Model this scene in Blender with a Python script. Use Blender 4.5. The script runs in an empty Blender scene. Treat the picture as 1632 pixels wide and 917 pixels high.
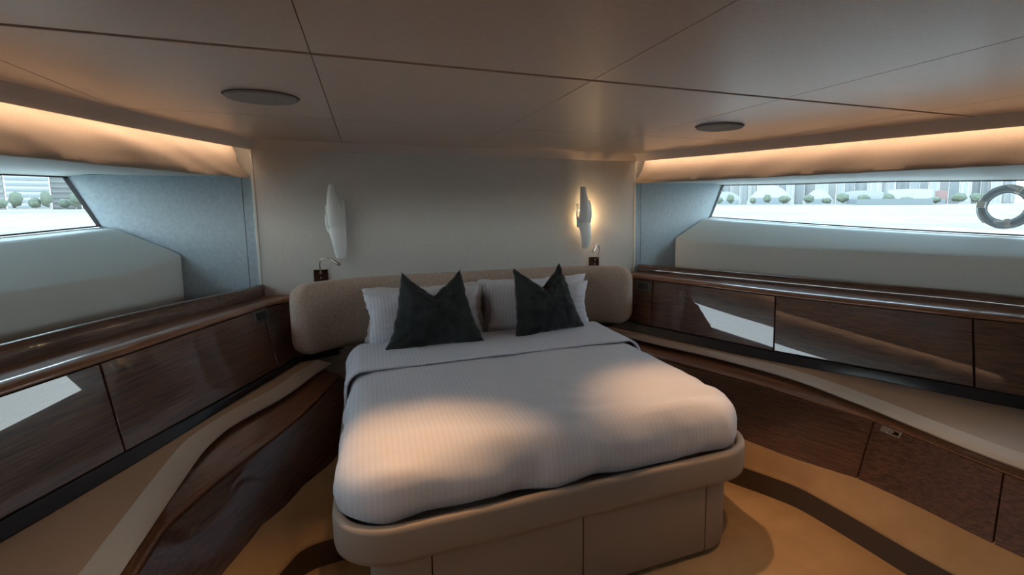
import bpy, bmesh, math, random
import numpy as np
from mathutils import Vector, Matrix, noise

# ------------------------------------------------------------------ camera, sky, lights, exposure
S = 0.45                      # metres per survey unit
ZF = -3.72                    # floor height in survey units (camera = 0)
def P(x, y, z):               # x = distance right of the centreline, y = towards the bow, z = above the eye
    return Vector((x*S, y*S, (z-ZF)*S))
scene = bpy.context.scene
COL = scene.collection
cam_d = bpy.data.cameras.new('camera'); cam = bpy.data.objects.new('camera', cam_d); COL.objects.link(cam)
cam_d.sensor_width = 36; cam_d.lens = 807.9/1632*36
cam_d.shift_x = -91.3/1632; cam_d.shift_y = -31.7/1632
cam_d.clip_start = .02; cam_d.clip_end = 6000
R = Matrix(((0.928139, 0.04967, -0.368904), (-0.372204, 0.111516, -0.921427), (-0.004628, 0.992521, 0.12199)))
cam.matrix_world = Matrix.Translation(P(-1.75, 0, 0)) @ R.to_4x4()
scene.camera = cam
scene.view_settings.view_transform = 'Standard'
scene.view_settings.look = 'None'
scene.view_settings.gamma = 1
scene.view_settings.exposure = -0.32

SKY = 12.0
world = bpy.data.worlds.new('sky'); scene.world = world; world.use_nodes = True
wn = world.node_tree.nodes; wl = world.node_tree.links; wn.clear()
wo = wn.new('ShaderNodeOutputWorld'); bg = wn.new('ShaderNodeBackground'); bg.inputs[1].default_value = SKY
tc = wn.new('ShaderNodeTexCoord'); sp = wn.new('ShaderNodeSeparateXYZ'); cr = wn.new('ShaderNodeValToRGB')
wl.new(tc.outputs['Generated'], sp.inputs[0]); wl.new(sp.outputs['Z'], cr.inputs[0])
cr.color_ramp.elements[0].position = 0.0; cr.color_ramp.elements[0].color = (.90, .93, .92, 1)
cr.color_ramp.elements[1].position = .6; cr.color_ramp.elements[1].color = (.42, .62, .80, 1)
e = cr.color_ramp.elements.new(.22); e.color = (.72, .83, .90, 1)
wl.new(cr.outputs[0], bg.inputs[0]); wl.new(bg.outputs[0], wo.inputs[0])

def spot(x, y, tx, ty, tz, w, size, blend, col, r=.02, z=.985):
    d = bpy.data.lights.new('downlight_and_fill', 'SPOT'); d.energy = w; d.spot_size = math.radians(size); d.spot_blend = blend
    d.color = col; d.shadow_soft_size = r
    o = bpy.data.objects.new('downlight_and_fill', d); COL.objects.link(o)
    o.location = P(x, y, z); o.rotation_euler = (P(tx, ty, tz)-P(x, y, z)).to_track_quat('-Z', 'Y').to_euler()
    return o
WARM = (1.0, .56, .27)
spot(-1.45, 5.0, -1.55, 4.15, -2.1, 92, 56, 1.0, WARM)
spot(1.40, 5.2, 1.60, 4.45, -2.1, 78, 56, 1.0, WARM)
spot(1.9, 3.0, 2.4, 2.9, -3.7, 44, 66, .8, WARM)
spot(-1.9, 3.0, -2.5, 3.4, -3.7, 15, 66, .8, WARM)
for x_, y_ in ((-2, -1), (2, -1)): spot(x_, y_, x_, y_, -3.6, 10, 120, .6, (1, .72, .48))  # added warm fill behind the camera to brighten the cabin, no fixtures

# ------------------------------------------------------------------ node helpers and materials
def nt(name):
    m = bpy.data.materials.new(name); m.use_nodes = True
    n = m.node_tree.nodes; b = n['Principled BSDF']
    return m, n, m.node_tree.links, b
def base(name, col, rough=.6, metal=0, coat=0, spec=.5, coat_rough=.03, sheen=0):
    m, n, l, b = nt(name)
    b.inputs['Base Color'].default_value = (*col, 1); b.inputs['Roughness'].default_value = rough
    b.inputs['Metallic'].default_value = metal; b.inputs['Coat Weight'].default_value = coat
    b.inputs['Coat Roughness'].default_value = coat_rough; b.inputs['Specular IOR Level'].default_value = spec
    b.inputs['Sheen Weight'].default_value = sheen
    return m
def mapping(n, l, scale, rot=(0, 0, 0), coord='Object', turn=0):
    t = n.new('ShaderNodeTexCoord'); mp = n.new('ShaderNodeMapping'); l.new(t.outputs[coord], mp.inputs[0])
    mp.inputs['Scale'].default_value = scale; mp.inputs['Rotation'].default_value = rot
    if turn:
        m0 = n.new('ShaderNodeMapping'); m0.inputs['Rotation'].default_value = (0, 0, math.radians(turn)); l.new(t.outputs[coord], m0.inputs[0]); l.new(m0.outputs[0], mp.inputs[0])
    return mp.outputs[0]
def noise_n(n, l, vec, scale, detail=4, rough=.6):
    t = n.new('ShaderNodeTexNoise'); t.inputs['Scale'].default_value = scale; t.inputs['Detail'].default_value = detail
    t.inputs['Roughness'].default_value = rough; l.new(vec, t.inputs['Vector']); return t.outputs['Fac']
def mixcol(n, l, fac, a, b_, lo=.3, hi=.7):
    r = n.new('ShaderNodeValToRGB'); r.color_ramp.elements[0].position = lo; r.color_ramp.elements[1].position = hi
    r.color_ramp.elements[0].color = (*a, 1); r.color_ramp.elements[1].color = (*b_, 1); l.new(fac, r.inputs[0]); return r.outputs[0]
def bump(n, l, b, h, strength, dist=.002):
    bp = n.new('ShaderNodeBump'); bp.inputs['Strength'].default_value = strength; bp.inputs['Distance'].default_value = dist
    l.new(h, bp.inputs['Height']); l.new(bp.outputs[0], b.inputs['Normal'])
def mathn(n, l, op, a, b_):
    m = n.new('ShaderNodeMath'); m.operation = op
    for i, v in enumerate((a, b_)):
        if isinstance(v, (int, float)): m.inputs[i].default_value = v
        else: l.new(v, m.inputs[i])
    return m.outputs[0]

def fabric(name, c1, c2, rough=.8, wx=700, wy=90, strength=.3, spec=.3, sheen=0, big=0):
    """woven cloth: two crossed thread noises"""
    m, n, l, b = nt(name)
    a = noise_n(n, l, mapping(n, l, (wx, wy, wx)), 1, 2); c = noise_n(n, l, mapping(n, l, (wy, wx, wy*1.0)), 1, 2)
    c2_ = noise_n(n, l, mapping(n, l, (wy, wy, wx)), 1, 2)
    s = mathn(n, l, 'ADD', mathn(n, l, 'ADD', a, c), c2_); s = mathn(n, l, 'DIVIDE', s, 3.0)
    l.new(mixcol(n, l, s, c1, c2, .35, .65), b.inputs['Base Color'])
    b.inputs['Roughness'].default_value = rough; b.inputs['Specular IOR Level'].default_value = spec
    b.inputs['Sheen Weight'].default_value = sheen
    bump(n, l, b, s, strength, .0015)
    return m
def walnut(name, d1, d2, sc=(110, 3.0, 110), coat=1.0, rough=.4, bumpy=.012, turn=0):
    m, n, l, b = nt(name)
    v = mapping(n, l, sc, turn=turn)
    a = noise_n(n, l, v, 1, 6, .65); c = noise_n(n, l, mapping(n, l, (sc[0]*3, sc[1]*2, sc[2]*3), turn=turn), 1, 3)
    s = mathn(n, l, 'ADD', mathn(n, l, 'MULTIPLY', a, .65), mathn(n, l, 'MULTIPLY', c, .35))
    l.new(mixcol(n, l, s, d1, d2, .36, .62), b.inputs['Base Color'])
    b.inputs['Roughness'].default_value = rough; b.inputs['Coat Weight'].default_value = coat
    b.inputs['Coat Roughness'].default_value = .015; b.inputs['Coat IOR'].default_value = 1.55; b.inputs['Specular IOR Level'].default_value = .2
    bump(n, l, b, noise_n(n, l, mapping(n, l, (3, 1.2, 3)), 1, 2), bumpy, .01)
    return m
M = {}
M['ceiling'] = fabric('ceiling_vinyl', (.56, .43, .35), (.68, .54, .44), .28, 420, 60, .8, .6)
m_ = M['ceiling'].node_tree.nodes['Principled BSDF']; m_.inputs['Coat Weight'].default_value = .6; m_.inputs['Coat Roughness'].default_value = .28
M['ceiling_edge'] = base('ceiling_edge_vinyl', (.62, .55, .50), .55)
M['wall'] = fabric('wall_fabric', (.57, .57, .54), (.66, .66, .63), .75, 420, 60, .2)
M['blue'] = fabric('blue_linen', (.36, .45, .50), (.56, .64, .69), .85, 500, 40, .3)
M['cream'] = base('cream_vinyl', (.74, .73, .68), .5)
M['hull'] = fabric('hull_lining', (.56, .58, .56), (.64, .66, .64), .55, 500, 80, .15)
M['valance'] = fabric('valance_suede', (.52, .42, .33), (.60, .49, .39), .85, 200, 80, .1)
M['walnut'] = walnut('gloss_walnut', (.040, .018, .011), (.15, .068, .040))
M['walnut_light'] = walnut('gloss_walnut_edge', (.14, .058, .030), (.30, .135, .072))
for sfx, tn in (('L', 21.8), ('R', -23.5)):
    M['walnut'+sfx] = walnut('gloss_walnut_'+sfx.lower(), (.030, .013, .008), (.16, .072, .042), turn=tn)
    M['walnut_light'+sfx] = walnut('gloss_walnut_edge_'+sfx.lower(), (.14, .058, .030), (.30, .135, .072), turn=tn)
M['toe'] = base('toe_strip_black', (.018, .020, .026), .3)
M['black'] = base('black_rubber', (.008, .008, .009), .5)
M['leather'] = fabric('bench_leatherette', (.42, .31, .23), (.50, .38, .29), .6, 500, 300, .15)
M['leather_lit'] = fabric('bench_leatherette_lit', (.50, .45, .39), (.58, .52, .46), .6, 500, 300, .15)  # same leatherette, with the window light on the roll put into its colour
M['bedbase'] = fabric('bed_base_leatherette', (.30, .245, .20), (.36, .295, .24), .55, 500, 300, .12)
M['kick'] = base('riser_shade_brown', (.085, .060, .045), .7)  # shade of the step riser put into a dark brown colour
M['headboard'] = fabric('headboard_boucle', (.26, .19, .15), (.66, .54, .45), .9, 220, 130, .6, .2, .1)
M['carpet'] = None
m, n, l, b = nt('tan_carpet')
a = noise_n(n, l, mapping(n, l, (1, 1, 1)), 6, 5); c = noise_n(n, l, mapping(n, l, (1, 1, 1)), 500, 2)
s = mathn(n, l, 'ADD', mathn(n, l, 'MULTIPLY', a, .6), mathn(n, l, 'MULTIPLY', c, .4))
l.new(mixcol(n, l, s, (.34, .22, .115), (.47, .32, .18)), b.inputs['Base Color'])
b.inputs['Roughness'].default_value = .95; b.inputs['Specular IOR Level'].default_value = .1
bump(n, l, b, s, .5, .003); M['carpet'] = m
# bed linen with a satin stripe running head to foot
def stripe_linen(name, c1, c2, pitch=.022, axis=0, sheen=.1):
    m, n, l, b = nt(name)
    t = n.new('ShaderNodeTexCoord'); sx = n.new('ShaderNodeSeparateXYZ'); l.new(t.outputs['Object'], sx.inputs[0])
    w = mathn(n, l, 'SINE', mathn(n, l, 'MULTIPLY', sx.outputs[axis], 2*math.pi/pitch), 0)
    r = n.new('ShaderNodeMapRange'); r.inputs[1].default_value = -.35; r.inputs[2].default_value = .35
    l.new(w, r.inputs[0])
    l.new(mixcol(n, l, r.outputs[0], c1, c2, 0, 1), b.inputs['Base Color'])
    rr = n.new('ShaderNodeMapRange'); rr.inputs[3].default_value = .75; rr.inputs[4].default_value = .5
    l.new(r.outputs[0], rr.inputs[0]); l.new(rr.outputs[0], b.inputs['Roughness'])
    b.inputs['Specular IOR Level'].default_value = .3; b.inputs['Sheen Weight'].default_value = sheen
    h = noise_n(n, l, mapping(n, l, (1, 1, 1)), 14, 4)
    h2 = mathn(n, l, 'ADD', h, mathn(n, l, 'MULTIPLY', r.outputs[0], .03))
    bump(n, l, b, h2, .25, .012)
    return m
M['duvet'] = stripe_linen('duvet_satin_stripe', (.67, .675, .72), (.70, .70, .745))
M['sheet'] = stripe_linen('sheet_satin_stripe', (.66, .675, .74), (.70, .715, .78))
M['pillow'] = stripe_linen('pillow_satin_stripe', (.64, .655, .72), (.74, .755, .81))
M['plain'] = base('plain_cotton', (.62, .60, .60), .8, sheen=.1)
m, n, l, b = nt('charcoal_velvet')
a = noise_n(n, l, mapping(n, l, (1, 1, 1)), 9, 5); l.new(mixcol(n, l, a, (.012, .014, .015), (.040, .045, .046)), b.inputs['Base Color'])
b.inputs['Roughness'].default_value = .8; b.inputs['Sheen Weight'].default_value = .35; b.inputs['Sheen Roughness'].default_value = .35
b.inputs['Specular IOR Level'].default_value = .15; bump(n, l, b, a, .35, .01); M['velvet'] = m
M['porcelain'] = base('white_porcelain', (.70, .74, .74), .35)
M['chrome'] = base('chrome', (.72, .70, .67), .16, 1)
M['bronze'] = base('dark_bronze', (.10, .06, .045), .22, 1)
M['socket'] = base('socket_grey', (.09, .095, .10), .35, .4)
M['speaker'] = base('speaker_grille', (.36, .37, .36), .7)
M['ring'] = base('porthole_ring_grey', (.50, .57, .62), .5)
M['latch'] = base('satin_latch_metal', (.88, .87, .82), .45, 0)
m, n, l, b = nt('window_glass'); n.remove(b)
tr = n.new('ShaderNodeBsdfTransparent'); tr.inputs[0].default_value = (.93, .96, .96, 1)
gl = n.new('ShaderNodeBsdfGlossy'); gl.inputs['Roughness'].default_value = .01
lw = n.new('ShaderNodeLayerWeight'); lw.inputs[0].default_value = .12; mx = n.new('ShaderNodeMixShader')
l.new(mathn(n, l, 'MULTIPLY', lw.outputs['Facing'], .10), mx.inputs[0]); l.new(tr.outputs[0], mx.inputs[1]); l.new(gl.outputs[0], mx.inputs[2])
l.new(mx.outputs[0], n['Material Output'].inputs[0]); M['glass'] = m
def emit(name, col, st):
    m, n, l, b = nt(name); b.inputs['Base Color'].default_value = (*col, 1)
    b.inputs['Emission Color'].default_value = (*col, 1); b.inputs['Emission Strength'].default_value = st; return m
M['led'] = emit('led_strip', (1.0, .75, .54), 13)
M['bulb'] = emit('warm_bulb', (1.0, .62, .30), 40)
# ------------------------------------------------------------------ geometry helpers
def tag(o, label=None, cat=None, group=None, kind=None):
    if label: o['label'] = label
    if cat: o['category'] = cat
    if group: o['group'] = group
    if kind: o['kind'] = kind
    return o
def empty(name, loc=(0, 0, 0)):
    o = bpy.data.objects.new(name, None); COL.objects.link(o); o.location = loc; o.empty_display_size = .05; return o
def link(name, bm, mat, parent=None, smooth=35, bevel=0, fix=True, sub=0):
    if fix: bmesh.ops.recalc_face_normals(bm, faces=bm.faces)
    me = bpy.data.meshes.new(name); bm.to_mesh(me); bm.free()
    me.materials.append(mat)
    me.shade_smooth()
    if smooth < 180: me.set_sharp_from_angle(angle=math.radians(smooth))
    o = bpy.data.objects.new(name, me); COL.objects.link(o)
    if parent:
        o.parent = parent
        o.matrix_parent_inverse = Matrix.Translation(parent.matrix_basis.translation).inverted() if parent.parent is None else Matrix.Identity(4)
    if bevel:
        bv = o.modifiers.new('bevel', 'BEVEL'); bv.width = bevel; bv.segments = 2; bv.limit_method = 'ANGLE'; bv.angle_limit = math.radians(40)
    if sub:
        sb = o.modifiers.new('sub', 'SUBSURF'); sb.levels = sub; sb.render_levels = sub
    return o
def loft_bm(secs, closed=True, caps=True, bm=None):
    bm = bm or bmesh.new()
    rows = [[bm.verts.new(p) for p in s] for s in secs]
    k = len(rows[0])
    for a, b in zip(rows, rows[1:]):
        for i in range(k if closed else k-1):
            j = (i+1) % k
            try: bm.faces.new((a[i], a[j], b[j], b[i]))
            except ValueError: pass
    if caps and closed:
        bm.faces.new(rows[0]); bm.faces.new(list(reversed(rows[-1])))
    return bm
def box_bm(x0, x1, y0, y1, z0, z1, bm=None):
    """axis aligned box given in survey units"""
    return loft_bm([[P(x, y0, z0), P(x, y1, z0), P(x, y1, z1), P(x, y0, z1)] for x in (x0, x1)], bm=bm)
def hbox_bm(pts, bm=None):   # 8 explicit points: 4 front, 4 back
    return loft_bm([pts[:4], pts[4:]], bm=bm)
def tube_bm(path, rad, n=10, bm=None):
    secs = []; path = [Vector(p) for p in path]
    for i, p in enumerate(path):
        t = (path[min(i+1, len(path)-1)]-path[max(i-1, 0)]).normalized()
        u = t.orthogonal().normalized() if i == 0 else (u-t*u.dot(t)).normalized()
        v = t.cross(u); r = rad[i] if isinstance(rad, (list, tuple)) else rad
        secs.append([p+(u*math.cos(2*math.pi*k/n)+v*math.sin(2*math.pi*k/n))*r for k in range(n)])
    return loft_bm(secs, bm=bm)
class Curve:
    """smooth monotone-ish interpolation of (y, value) lists"""
    def __init__(s, pts):
        pts = sorted(pts); s.x = np.array([p[0] for p in pts], float); s.v = np.array([p[1] for p in pts], float)
        d = np.diff(s.v)/np.diff(s.x); m = np.zeros(len(pts)); m[0] = d[0]; m[-1] = d[-1]
        for i in range(1, len(pts)-1): m[i] = 0 if d[i-1]*d[i] <= 0 else 2*d[i-1]*d[i]/(d[i-1]+d[i])
        s.m = m
    def __call__(s, y):
        x, v, m = s.x, s.v, s.m
        if y <= x[0]: return float(v[0]+m[0]*(y-x[0]))
        if y >= x[-1]: return float(v[-1]+m[-1]*(y-x[-1]))
        i = int(np.searchsorted(x, y)-1); h = x[i+1]-x[i]; t = (y-x[i])/h
        return float((2*t**3-3*t*t+1)*v[i]+(t**3-2*t*t+t)*h*m[i]+(-2*t**3+3*t*t)*v[i+1]+(t**3-t*t)*h*m[i+1])
def ys(a, b, step=.3):
    k = max(1, int(round(abs(b-a)/step))); return [a+(b-a)*i/k for i in range(k+1)]
AFT = -3.0
WALL_Y = 9.07
# ------------------------------------------------------------------ surveyed plan curves (distance from centreline against y)
def C(*p): return Curve([(y, h) for h, y in p])
LEFT = dict(
  s=-1,
  dtop=C((2.30, 9.06), (2.68, 8.95), (3.02, 8.74), (3.23, 8.35), (4.18, 6.0), (4.51, 5.20), (5.45, 3), (6.3, 1), (8.0, -3)), rail=C((3.27, 9.0), (3.33, 8.8), (3.91, 7.83), (4.47, 6.73), (4.80, 5.88), (5.9, 3), (6.75, 1), (8.5, -3)),
  dbot=C((2.3, 9.06), (2.50, 8.9), (2.72, 8.6), (3.0, 7.97), (3.86, 5.61), (4.26, 4.61), (5.0, 3), (5.9, 1), (7.6, -3)),
  back=C((2.2, 9.06), (2.6, 8.8), (2.86, 8.25), (3.86, 5.55), (4.25, 4.6), (5.0, 3), (5.9, 1), (7.6, -3)),
  nose=C((2.17, 8.87), (2.48, 8.2), (2.85, 7.2), (3.12, 6.72), (3.29, 6.35), (3.38, 5.75), (3.39, 4.86), (3.39, 4.0), (3.5, 3), (4.2, 1), (5.6, -3)),
  nose_z=-2.42,
  ctop=C((2.19, 9.05), (2.86, 7.3), (3.12, 6.85), (3.32, 6.45), (3.42, 5.83), (3.42, 4.93), (3.42, 4.1), (3.55, 3), (4.2, 1), (5.6, -3)),
  cedge=C((2.17, 8.6), (2.63, 6.91), (3.06, 5.81), (3.28, 5.22), (3.40, 4.75), (3.42, 4.2), (3.52, 3.2), (4.15, 1), (5.5, -3)), ctop_z=-2.50, cedge_z=-2.60,
  cbot=C((1.95, 7.6), (2.29, 6.69), (2.58, 6.13), (2.83, 5.42), (2.99, 4.96), (3.2, 4.2), (3.4, 3.3), (4.05, 1), (5.4, -3)),
  kick=[((1.6, 5.53), (1.9, 7.7)), ((2.14, 5.49), (2.12, 7.15)), ((2.38, 5.46), (2.36, 6.55)), ((2.50, 5.40), (2.58, 6.1)), ((2.58, 5.28), (2.83, 5.42)), ((2.69, 5.05), (2.99, 4.96)), ((2.87, 4.5), (3.2, 4.2)), ((3.0, 3.9), (3.35, 3.6)), ((3.1, 3.2), (3.45, 3.1)), ((3.3, 2), (3.8, 1.9)), ((3.6, .5), (4.2, .5)), ((4.6, -3), (5.4, -3))],
  ridge=C((-.69, 9.12), (-.80, 8.6), (-.85, 8.2), (-.86, 7.4), (-.84, 6), (-.84, 2)),
  winb=C((-.27, 9.21), (-.332, 7.86), (-.40, 6.2), (-.46, 4.25), (-.55, 1), (-.6, -1)),
  bumpb=C((-1.27, 9.15), (-1.32, 7.6), (-1.38, 6), (-1.40, 2)),
  led_z=-1.39, kz=1.041, tilt=.252, dbz=-2.325)
RIGHT = dict(
  s=1,
  dtop=C((2.30, 9.06), (2.68, 8.95), (3.04, 8.75), (3.31, 8.28), (4.22, 6.04), (5.32, 3.87), (5.85, 2.9), (6.75, 1), (8.6, -3)), rail=C((3.35, 9.05), (3.50, 8.8), (4.4, 7.15), (5.30, 5.42), (5.79, 4.53), (6.08, 3.77), (6.5, 2.8), (7.3, 1), (8.9, -3)),
  dbot=C((2.3, 9.06), (2.52, 8.8), (2.72, 8.4), (2.99, 7.88), (3.92, 5.81), (5.0, 3.69), (5.17, 3.25), (6.2, 1), (8.1, -3)),
  back=C((2.2, 9.06), (2.5, 8.75), (2.75, 8.25), (3.7, 6.0), (4.52, 4.55), (5.13, 3.25), (6.2, 1), (8.1, -3)),
  nose=C((2.20, 8.95), (2.62, 8.08), (2.93, 7.3), (3.24, 6.6), (3.47, 5.94), (3.62, 5.43), (3.71, 4.86), (3.73, 4.05), (3.71, 3.5), (3.70, 2.98), (3.74, 2.51), (4.2, 1), (5.6, -3)),
  nose_z=-2.40,
  ctop=C((2.35, 9.0), (2.75, 8.2), (3.02, 7.32), (3.31, 6.64), (3.56, 6.0), (3.70, 5.47), (3.82, 4.94), (3.86, 4.07), (3.83, 3.6), (3.80, 3.04), (3.84, 2.57), (4.3, 1), (5.7, -3)),
  cedge=C((2.2, 8.2), (2.6, 7.3), (2.88, 6.6), (3.13, 5.94), (3.33, 5.40), (3.52, 4.6), (3.68, 4.1), (3.75, 3.6), (3.77, 3.0), (3.80, 2.53), (4.2, 1), (5.6, -3)), ctop_z=-2.49, cedge_z=-2.53,
  cbot=C((1.95, 7.3), (2.3, 6.5), (2.6, 5.9), (2.87, 5.10), (3.05, 4.6), (3.25, 4.2), (3.41, 3.85), (3.50, 3.3), (3.56, 2.64), (4.0, 1), (5.4, -3)),
  kick=[((1.6, 5.5), (1.9, 7.4)), ((2.14, 5.46), (2.12, 6.9)), ((2.42, 5.38), (2.45, 6.2)), ((2.62, 5.2), (2.75, 5.5)), ((2.74, 4.95), (2.92, 5.0)), ((2.92, 4.61), (3.12, 4.42)), ((3.03, 4.30), (3.29, 4.08)), ((3.07, 3.95), (3.41, 3.82)), ((3.11, 3.55), (3.46, 3.4)), ((3.14, 3.1), (3.5, 2.9)), ((3.25, 2.4), (3.6, 2.3)), ((3.6, .8), (4.1, .8)), ((4.6, -3), (5.4, -3))],
  ridge=C((-.69, 9.12), (-.76, 8.3), (-.78, 7.5), (-.75, 6), (-.74, 4.7), (-.72, 3.9), (-.72, 1)),
  winb=C((-.275, 9.21), (-.34, 7.86), (-.427, 5.66), (-.464, 4.25), (-.55, 1), (-.6, -1)),
  bumpb=C((-1.28, 9.15), (-1.28, 6.3), (-1.27, 3.9), (-1.27, 1)),
  led_z=-1.35, kz=1.023, tilt=.225, dbz=-2.266)
SIDES = (LEFT, RIGHT)
for sd in SIDES:      # the lower curves were surveyed at a provisional height: slide them along their sight lines to the settled one
    k = sd['kz']; sg = sd['s']
    sd['dbot'] = C(*[(v-sd['tilt']*(1 if x_ < 8.5 else .6), x_) for x_, v in zip(sd['dtop'].x, sd['dtop'].v)])
    for key in ('back', 'nose', 'ctop', 'cedge'):
        c = sd[key]; sd[key] = C(*[((h+sg*1.75)*k-sg*1.75, y*k) for y, h in zip(c.x, c.v)])
    for key in ('nose_z', 'ctop_z', 'cedge_z'): sd[key] *= k
    sd['dbot_z'] = sd['dbz']; sd['back_z'] = -2.345*k
fasc = C((3.30, 9.07), (4.06, 7.0), (4.45, 5.7), (5.15, 3.5), (5.8, 1.5), (7.2, -3))
def winb_h(y): return 5.25+.33*(9.21-y)
def wint_h(y): return 5.57+.33*(9.21-y)
wint_z = C((.43, 9.21), (.398, 7.5), (.395, 6.7), (.334, 4.4), (.27, 1), (.24, -1))
def bump_h(y): return 4.33+.38*(9.12-y)
def crest_h(y): return winb_h(y)-.22

# ------------------------------------------------------------------ room shell
def plan_slab(off, z0, z1, y0=AFT-.3, y1=9.30):
    return loft_bm([[P(-(winb_h(y)+off), y, z0), P(winb_h(y)+off, y, z0), P(winb_h(y)+off, y, z1), P(-(winb_h(y)+off), y, z1)] for y in ys(y1, y0, .5)])
floor = tag(link('floor', plan_slab(.15, ZF-.3, ZF), M['carpet']), kind='structure')
# ceiling: a deck slab with separate vinyl panels parted by recessed seams
deck = plan_slab(.75, 1.06, 1.35, y1=9.45)
ceiling = tag(link('ceiling', deck, M['ceiling_edge']), kind='structure')
xs = [-9, -4.0, -2.03, .005, 2.0, 4.0, 9]
def inner(y): return fasc(y)-.16
def clip_panel(x0, x1, y0, y1, gx=.010, gya=.02, gyb=.02, z0=1.0, z1=1.05):
    """panel between two seams, cut off by the curved edge of the ceiling"""
    rows = []
    for y in ys(y0+gya, y1-gyb, .35):
        h = inner(y); a, b = max(x0+gx, -h), min(x1-gx, h)
        if b-a > .02: rows.append((y, a, b))
    if len(rows) < 2: return None
    return loft_bm([[P(a, y, z0), P(b, y, z0), P(b, y, z1), P(a, y, z1)] for y, a, b in rows])
seams_y = [(AFT-.1, -.4), (-.4, 3.87), (3.87, 6.58), (6.58, 8.93)]
for j, (y0, y1) in enumerate(seams_y):
    for i in range(len(xs)-1):
        wide_a = .026 if y0 == 3.87 else .006
        wide_b = .026 if y1 == 3.87 else .006
        if y1 == 8.93: wide_b = 0
        gx = .0028
        bm = clip_panel(xs[i], xs[i+1], y0, y1, gx, wide_a, wide_b)
        if bm: link('ceiling_panel', bm, M['ceiling'], ceiling, bevel=.0015)
# dark backing in the seams is the deck underside in shade; perimeter fascia with the light cove behind it
for side in SIDES:
    s = side['s']; Y = ys(WALL_Y, AFT, .25)
    sec = [[P(s*(fasc(y)-.165), y, 1.002), P(s*(fasc(y)-.06), y, .93), P(s*fasc(y), y, .872), P(s*(fasc(y)+.03), y, .862), P(s*(fasc(y)+.045), y, .88), P(s*(fasc(y)+.045), y, 1.05), P(s*(fasc(y)-.16), y, 1.05)] for y in Y]
    link('cove_fascia', loft_bm(sec), M['ceiling_edge'], ceiling)
    lid = [[P(s*(fasc(y)+.04), y, 1.02), P(s*(fasc(y)+.5), y, 1.02), P(s*(fasc(y)+.5), y, 1.06), P(s*(fasc(y)+.04), y, 1.06)] for y in Y]
    link('cove_lid', loft_bm(lid), M['ceiling_edge'], ceiling)
    led = [[P(s*(fasc(y)+.06), y, .94), P(s*(fasc(y)+.10), y, .94), P(s*(fasc(y)+.10), y, .96), P(s*(fasc(y)+.06), y, .96)] for y in ys(WALL_Y-.06, AFT+.1, .5)]
    link('cove_light_strip', loft_bm(led), M['led'], ceiling)
# cornice along the bow bulkhead
cn = [[P(x, 8.93, 1.0), P(x, 8.98, .93), P(x, 9.03, .868), P(x, 9.10, .868), P(x, 9.10, 1.05), P(x, 8.93, 1.05)] for x in ys(-3.32, 3.32, .5)]
link('cornice', loft_bm(cn), M['ceiling_edge'], ceiling)

# bow bulkhead: centre panel of beige fabric, blue linen panels either side
wf = tag(link('wall_front', loft_bm([[P(-5.22, y, ZF-.1), P(5.22, y, ZF-.1), P(5.24, y, -.28), P(5.56, y, .43), P(5.70, y, 1.06), P(-5.70, y, 1.06), P(-5.56, y, .43), P(-5.24, y, -.28)] for y in (9.30, 9.45)]), M['cream']), kind='structure')
link('centre_panel', box_bm(-3.30, 3.30, WALL_Y, 9.31, ZF, .95), M['wall'], wf, bevel=.003)
for s in (-1, 1):
    # blue panel turns slightly outboard and follows the raked front edge of the window
    link('linen_strip', box_bm(s*3.325, s*3.462, WALL_Y+.03, WALL_Y+.1, -1.42, .50), M['blue'], wf, bevel=.001)
    q = [(3.47, WALL_Y+.03, -1.42), (5.0, 9.20, -1.42), (5.27, 9.21, -.28), (5.60, 9.225, .45), (3.47, WALL_Y+.03, .50)]
    bm = bmesh.new()
    f = [bm.verts.new(P(s*x, y, z)) for x, y, z in q]; g = [bm.verts.new(P(s*x, y+.1, z)) for x, y, z in q]
    bm.faces.new(f); bm.faces.new(g[::-1])
    for i in range(5): bm.faces.new((f[i], f[(i+1) % 5], g[(i+1) % 5], g[i]))
    link('linen_panel', bm, M['blue'], wf)
    link('panel_trim', box_bm(s*3.295, s*3.33, WALL_Y-.012, WALL_Y+.05, -1.36, .95), M['cream'], wf, bevel=.002)

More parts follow.
